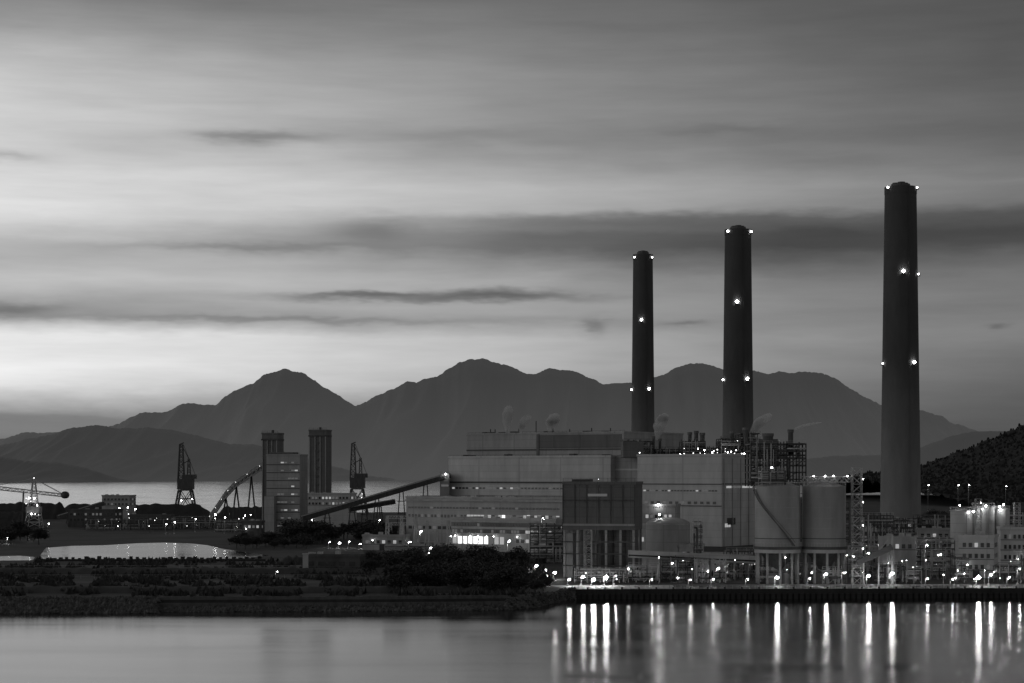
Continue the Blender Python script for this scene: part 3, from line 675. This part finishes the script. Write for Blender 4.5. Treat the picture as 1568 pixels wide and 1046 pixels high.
for a in (346,362,385):
    py=[p_ for p_ in pts if p_[0]==a][0][1]
    for s_ in (-1,1): q.beam((X(a,d)+s_*3,d,G),(X(a,d),d,Z(py,d)),.8,'steel')
    q.beam((X(a,d)-2,d,G+5),(X(a,d)+2,d,G+5),.4,'steel')
q.build('coal_conveyor')
def gallery(p1,d1,p2,d2,h,wid,sup):
    q=M(); A=Vector((X(p1[0],d1),d1,Z(p1[1],d1))); B=Vector((X(p2[0],d2),d2,Z(p2[1],d2)))
    q.beam(A,B,wid,'steel',h=h); off=Vector((0,-wid*.6,0))
    q.beam(A+off+Vector((0,0,h*.4)),B+off+Vector((0,0,h*.4)),.3,'steelL'); q.beam(A+off-Vector((0,0,h*.4)),B+off-Vector((0,0,h*.4)),.25,'steel')
    for i in range(40):
        a=A.lerp(B,i/40)+off; q.beam(a-Vector((0,0,h*.4)),A.lerp(B,(i+1)/40)+off+Vector((0,0,h*.4)),.15,'steel')
    for i in range(1,sup+1):
        p_=A.lerp(B,i/(sup+1))
        for s_ in (-1,1): q.beam((p_.x+s_*2.5,p_.y,G),(p_.x+s_*.8,p_.y,p_.z-h/2),.5,'steel')
        for k in range(1,4): 
            z=G+(p_.z-G)*k/4; q.beam((p_.x-2,p_.y,z),(p_.x+2,p_.y,z),.3,'steel')
    q.build('conveyor_gallery')
gallery((462,794),960,(688,728),1000,2.6,3,5); gallery((535,780),980,(604,768),990,2.4,2.6,2)
gallery((90,792),1250,(157,771),1300,2.4,3,3)
q=M(); d=1000; r=random.Random(4)
q.box(X(674,d),X(688,d),d-3,d+8,G,Z(726,d),'clad2'); q.box(X(676,d),X(687,d),d-3.1,d-3,Z(745,d),Z(742,d),'w1'); q.lamp((X(683,d),d-4,Z(726,d)),.35,'l2'); q.rail(X(674,d),X(688,d),d-3,Z(726,d))
q.build('transfer_tower')
q=M(); d=1080; r=random.Random(9); Lh,zt=q.hall(408,459,698,d,-12,14,'clad2')
for k in range(9): q.wins(Lh*.32,Lh-1,zt-4-4.3*k,.7,6,r,.85,mats=('w1','w2','clad2'),wt=(3,1,5)); q.box(0,Lh,-.2,0,zt-5-4.3*k,zt-4.6-4.3*k,'concD')
q.box(2,Lh-4,2,10,zt,zt+2,'cladD'); q.rail(0,Lh,.4,zt+.4)
q.box(0,Lh*.3,-4,-.01,G,zt-22,'clad2'); q.build('coal_transfer_building')
def shaft(pl,pr,pt,d):
    q=M(); Lh,zt=q.hall(pl,pr,pt,d,-10,12,'cladD')
    for f in (.02,.33,.62,.93): q.box(Lh*f,Lh*f+Lh*.05,-.5,0,G,zt-3,'clad2')
    q.box(-.3,Lh+.3,-.55,12,zt-3.5,zt-2.6,'concD'); q.rail(0,Lh,.4,zt+.8); q.cyl(Lh*.5,6,zt,zt+2.5,.8,.8,'steel',12)
    for k in range(10): q.box(Lh*.4,Lh*.58,-.2,0,G+3+k*(zt-G-6)/10,G+3+k*(zt-G-6)/10+1.4,'glass')
    q.build('surge_silo_tower')
shaft(401,425,665,1120); shaft(473,500,660,1250)
bld('low_workshop',459,536,757,1180,-8,18,'clad',2,61,14,wt=(3,2,4))
bld('jetty_office',156,198,760,1380,-8,14,'clad2',2,62,7,wt=(1,0,5))
bld('substation_building',104,176,782,1180,-8,14,'concD',2,63,12,wt=(4,1,7),lamp=False)
bld('substation_building',198,262,790,1150,-8,10,'concD',1,64,9,wt=(3,1,6),lamp=False)
bld('pump_station',464,551,853,640,-5,10,'concD',1,65,5,wt=(0,0,1),lamp=False)
bld('gate_house',370,400,800,1000,-5,8,'concD',1,66,4)
bld('amenity_building',555,620,822,820,-10,10,'clad2',1,67,7)
q=M(); d=632; q.box(X(464,d),X(472,d),d-1,d+1,G,Z(849,d),'conc'); q.box(X(463,d),X(473,d),d-1.1,d+1.1,Z(849,d),Z(848,d)+.1,'conc'); q.build('concrete_pillar')
plant(P,262,330,792,1140,10,10,2,2,71,lamps=.5,lm=('l2','l1'),w=.35)
plant(P,130,262,797,1120,8,14,1,1,72,lamps=.3,lm=('l1','l1','l2'),w=.3)
plant(P,330,400,800,1080,8,8,1,1,73,lamps=.3,lm=('l1','l2'),w=.3)
q=M()
for (pl,pr,d,h) in ((-80,110,1400,11),(80,330,1480,9),(330,460,1420,8),(-60,60,1180,9)):
    n=60; vs=[];fs=[]; xa,xb=X(pl,d),X(pr,d); prof=[(-18,0),(-9,.6),(-2,1),(2,1),(9,.6),(18,0)]
    for i in range(n+1):
        e=min(1,min(i,n-i)/6); hh=h*e*(1+.25*noise.noise(Vector((i*.3,pl,0))))
        for (yy,f) in prof: vs.append((xa+(xb-xa)*i/n,d+yy,G+hh*f+ .5*noise.noise(Vector((i,yy,0)))*(f>0)))
    for i in range(n):
        for j in range(5): a=i*6+j; fs.append((a,a+6,a+7,a+1))
    q.add(vs,fs,'coal',True)
q.build('coal_stockpile')
def gantry(px,d,w,pt,nb):
    q=M(); q.frame(X(px,d),d,-.25); zt=Z(pt,d); wd=w*K*d
    for i in range(nb+1):
        q.lattice(wd*i/nb,0,G,zt,1.8,.7,'steelL',.2,6)
    for z in (zt,zt-1.2):
        for yy in (-.4,.4): q.beam((0,yy,z),(wd,yy,z),.18,'steelL')
    for i in range(nb*5):
        a=wd*i/(nb*5);b=wd*(i+1)/(nb*5); q.beam((a,-.4,zt-1.2),((a+b)/2,-.4,zt),.12,'steelL'); q.beam(((a+b)/2,-.4,zt),(b,-.4,zt-1.2),.12,'steelL')
    q.build('substation_gantry')
gantry(593,860,46,790,2); gantry(654,800,34,797,1); gantry(598,900,40,800,2); gantry(640,830,30,812,1)
# ================= LAMPS
def lampmesh(h,m,rr,arm):
    q=M(); q.beam((0,0,0),(0,0,h),.18,'steelL',8); q.beam((0,0,h),(arm,-.3,h+.3),.12,'steelL'); q.box(arm-.5,arm+.5,-.55,-.05,h+.2,h+.42,'steelL'); q.lamp((arm,-.35,h+.0),rr,m)
    q.box(-.3,.3,-.3,.3,0,.5,'conc'); return q
cache={}
def street(px,py,d,lvl,rr):
    z=Z(py,d); h=max(2.0,round((z-G)*2)/2); key=(h,lvl,rr)
    if key not in cache:
        o=lampmesh(h,lvl,rr,.6).build('street_lamp'); cache[key]=o.data
    else:
        o=bpy.data.objects.new('street_lamp',cache[key]); S.collection.objects.link(o)
    o.location=(X(px,d)-.6,d,G)
for px,py,rr,dd in ((838,880,.15,568),(872,886,.28,556),(893,882,.36,561),(909,886,.46,556),(928,884,.56,557),(943,882,.15,564),(998,888,.14,556),(1057,892,.14,554),(1092,888,.16,556),(1145,886,.13,556),(1190,884,.42,557),(1240,887,.15,560),(1265,880,.32,556),(1292,878,.14,562),(1330,881,.40,557),(1366,877,.42,560),(1420,886,.15,560),(1458,886,.12,556),(1498,883,.56,557),(1517,880,.28,562),(1545,884,.18,556),(1561,870,.16,566),(1600,884,.4,557),(1650,884,.3,556)):
    street(px,py,dd,'l3',rr)
for px,py,d in ((505,829,850),(535,829,850),(552,833,840),(582,796,950),(588,827,840),(628,829,820),(645,814,880),(657,848,740),(712,824,800),(735,827,790),(745,822,790),(832,794,760),(780,828,740),(820,828,720),(822,866,640),(836,872,610),(850,876,595),(1100,870,600),(1330,848,640),(1440,850,640),(1420,835,700),(1480,800,800)):
    street(px,py,d,'l3',R.choice([.16,.22,.36]))
for px,py,d in ((15,812,950),(12,824,900),(45,816,950),(183,778,1250),(196,777,1250),(208,779,1250),(255,802,1050),(268,800,1050),(300,795,1080),(330,788,1080),(345,792,1050),(75,802,1100),(520,831,850),(612,832,830),(660,838,780),(690,822,830),(675,845,740),(425,884,600),(462,778,1150),(1422,743,1700),(1468,743,1700),(1484,743,1700),(1541,745,1700)):
    street(px,py,d,'l2',R.choice([.25,.35,.5]) if d>700 else .14)
q=M(); r=random.Random(99)
for i in range(34):
    px=r.choice([r.uniform(960,1560),r.uniform(1300,1568),r.uniform(1160,1400)]); d=r.uniform(564,594); py=r.uniform(850,892)
    z=max(G+.8,Z(py,d)); q.beam((X(px,d),d,G),(X(px,d),d,z),.1,'steelL'); q.lamp((X(px,d),d-.3,z),r.uniform(.05,.16),r.choice(['l1','l2','l2']))
for i in range(22):
    px=r.uniform(130,420); d=r.uniform(1050,1250); z=G+r.uniform(1.5,8); q.beam((X(px,d),d,G),(X(px,d),d,z),.15,'steel'); q.lamp((X(px,d),d-.5,z),r.uniform(.12,.35),r.choice(['l1','l2']))
q.build('bollard_lights')
# ================= STEAM
m,vn=newmat('steam'); MT['steam']=m
vo=N(vn,'ShaderNodeOutputMaterial'); vs_=N(vn,'ShaderNodeVolumeScatter'); vn.links.new(vs_.outputs[0],vo.inputs['Volume'])
vs_.inputs['Color'].default_value=(.99,.99,.99,1)
vt=N(vn,'ShaderNodeTexCoord'); vz=N(vn,'ShaderNodeTexNoise'); vz.inputs['Scale'].default_value=.2; vz.inputs['Detail'].default_value=2; vn.links.new(vt.outputs['Object'],vz.inputs['Vector'])
vr=N(vn,'ShaderNodeMapRange'); vn.links.new(vz.outputs[0],vr.inputs[0]); vr.inputs[1].default_value=.34; vr.inputs[2].default_value=.7; vr.inputs[3].default_value=0; vr.inputs[4].default_value=.85
vn.links.new(vr.outputs[0],vs_.inputs['Density'])
def steam(px,pb,pt,d,lean,w):
    q=M(); n=14; kk=10; vs=[]; z0,z1=Z(pb,d),Z(pt,d); x0=X(px,d)
    for k in range(kk+1):
        f=k/kk; rr=w*(.25+.9*f)*max(0,math.sin(math.pi*min(1,.12+f*.88)))**.5+.05; cx=x0+lean*f**1.5
        for i in range(n):
            a=2*math.pi*i/n; rj=rr*(1+.35*noise.noise(Vector((math.cos(a)*1.5,math.sin(a)*1.5,f*4+px)))); vs.append((cx+rj*math.cos(a),d+rj*math.sin(a),z0+(z1-z0)*f))
    fs=[(k*n+i,k*n+(i+1)%n,(k+1)*n+(i+1)%n,(k+1)*n+i) for k in range(kk) for i in range(n)]+[tuple(range(n-1,-1,-1)),tuple(range(kk*n,kk*n+n))]
    q.add(vs,fs,'steam',True); q.build('steam_plume')
for a in ((776,663,620,1020,1,3.8),(797,663,634,1020,4,3.4),(842,663,632,1030,3,4.8),(1006,674,632,965,4,4.6),(1152,668,632,925,8,4.2),(1218,658,646,766,10,3.0)): steam(*a)
# ================= TREES
def treemesh(seed,h=8):
    r=random.Random(seed); q=M()
    q.cyl(0,0,0,h*.45,.28,.16,'bark',8)
    cl_=[]
    for i in range(9):
        a=i*2.4+r.random(); z0=h*r.uniform(.25,.45); e=Vector((math.cos(a)*h*r.uniform(.15,.33),math.sin(a)*h*r.uniform(.15,.33),h*r.uniform(.45,.85)))
        q.beam((0,0,z0),e,.14,'bark',5); cl_.append(e)
    for i in range(26):
        a=r.uniform(0,6.28); rr=h*.36*math.sqrt(r.random()); cl_.append(Vector((rr*math.cos(a),rr*math.sin(a),h*(.38+.55*r.random()*(1-rr/(h*.6))))))
    for c in cl_:
        s_=h*r.uniform(.06,.13)
        for k in range(55):
            p_=c+Vector((r.gauss(0,s_),r.gauss(0,s_),r.gauss(0,s_*.7))); a=r.uniform(0,6.28); t_=r.uniform(-.8,.8); l_=r.uniform(.14,.3)
            u=Vector((math.cos(a),math.sin(a),t_*.5))*l_; v=Vector((-math.sin(a)*.6,math.cos(a)*.6,t_))*l_
            q.add([tuple(p_-u-v),tuple(p_+u-v),tuple(p_+u+v),tuple(p_-u+v)],[(0,1,2,3)],'leaf')
    return q
tm=[]
def tree(px,d,hh):
    k=R.randint(0,3)
    if len(tm)<4:
        o=treemesh(len(tm)+1).build('tree'); tm.append(o.data)
    else: o=bpy.data.objects.new('tree',tm[k]); S.collection.objects.link(o)
    s_=hh/8; o.location=(X(px,d),d,G); o.scale=(s_*R.uniform(.9,1.3),s_*R.uniform(.9,1.3),s_); o.rotation_euler=(0,0,R.uniform(0,6.28))
for i in range(34): px=R.uniform(440,600); tree(px,R.uniform(890,960),R.uniform(6,11))
for i in range(18): px=R.uniform(360,470); tree(px,R.uniform(820,880),R.uniform(4,7))
for i in range(52): px=R.uniform(600,842); tree(px,R.uniform(525,585),R.uniform(4,8)*(1 if px<790 else .6))
for i in range(20): px=R.uniform(670,800); tree(px,R.uniform(600,680),R.uniform(5,9.5))
for i in range(22): px=R.uniform(555,680); tree(px,R.uniform(600,700),R.uniform(4,7))
for i in range(12): px=R.uniform(-20,60); tree(px,R.uniform(880,980),R.uniform(5,9))
for i in range(16): px=R.uniform(1405,1600); tree(px,R.uniform(1000,1300),R.uniform(7,11))
# ================= CAMERA
cam=bpy.data.cameras.new('camera'); cam.lens=70; cam.sensor_width=36; cam.sensor_fit='HORIZONTAL'; cam.shift_y=203/1568; cam.clip_start=1; cam.clip_end=60000
co=bpy.data.objects.new('camera',cam); co.location=(0,0,H); co.rotation_euler=(math.radians(90),0,0); S.collection.objects.link(co); S.camera=co
S.view_settings.view_transform='Standard'; S.view_settings.look='None'; S.view_settings.exposure=0
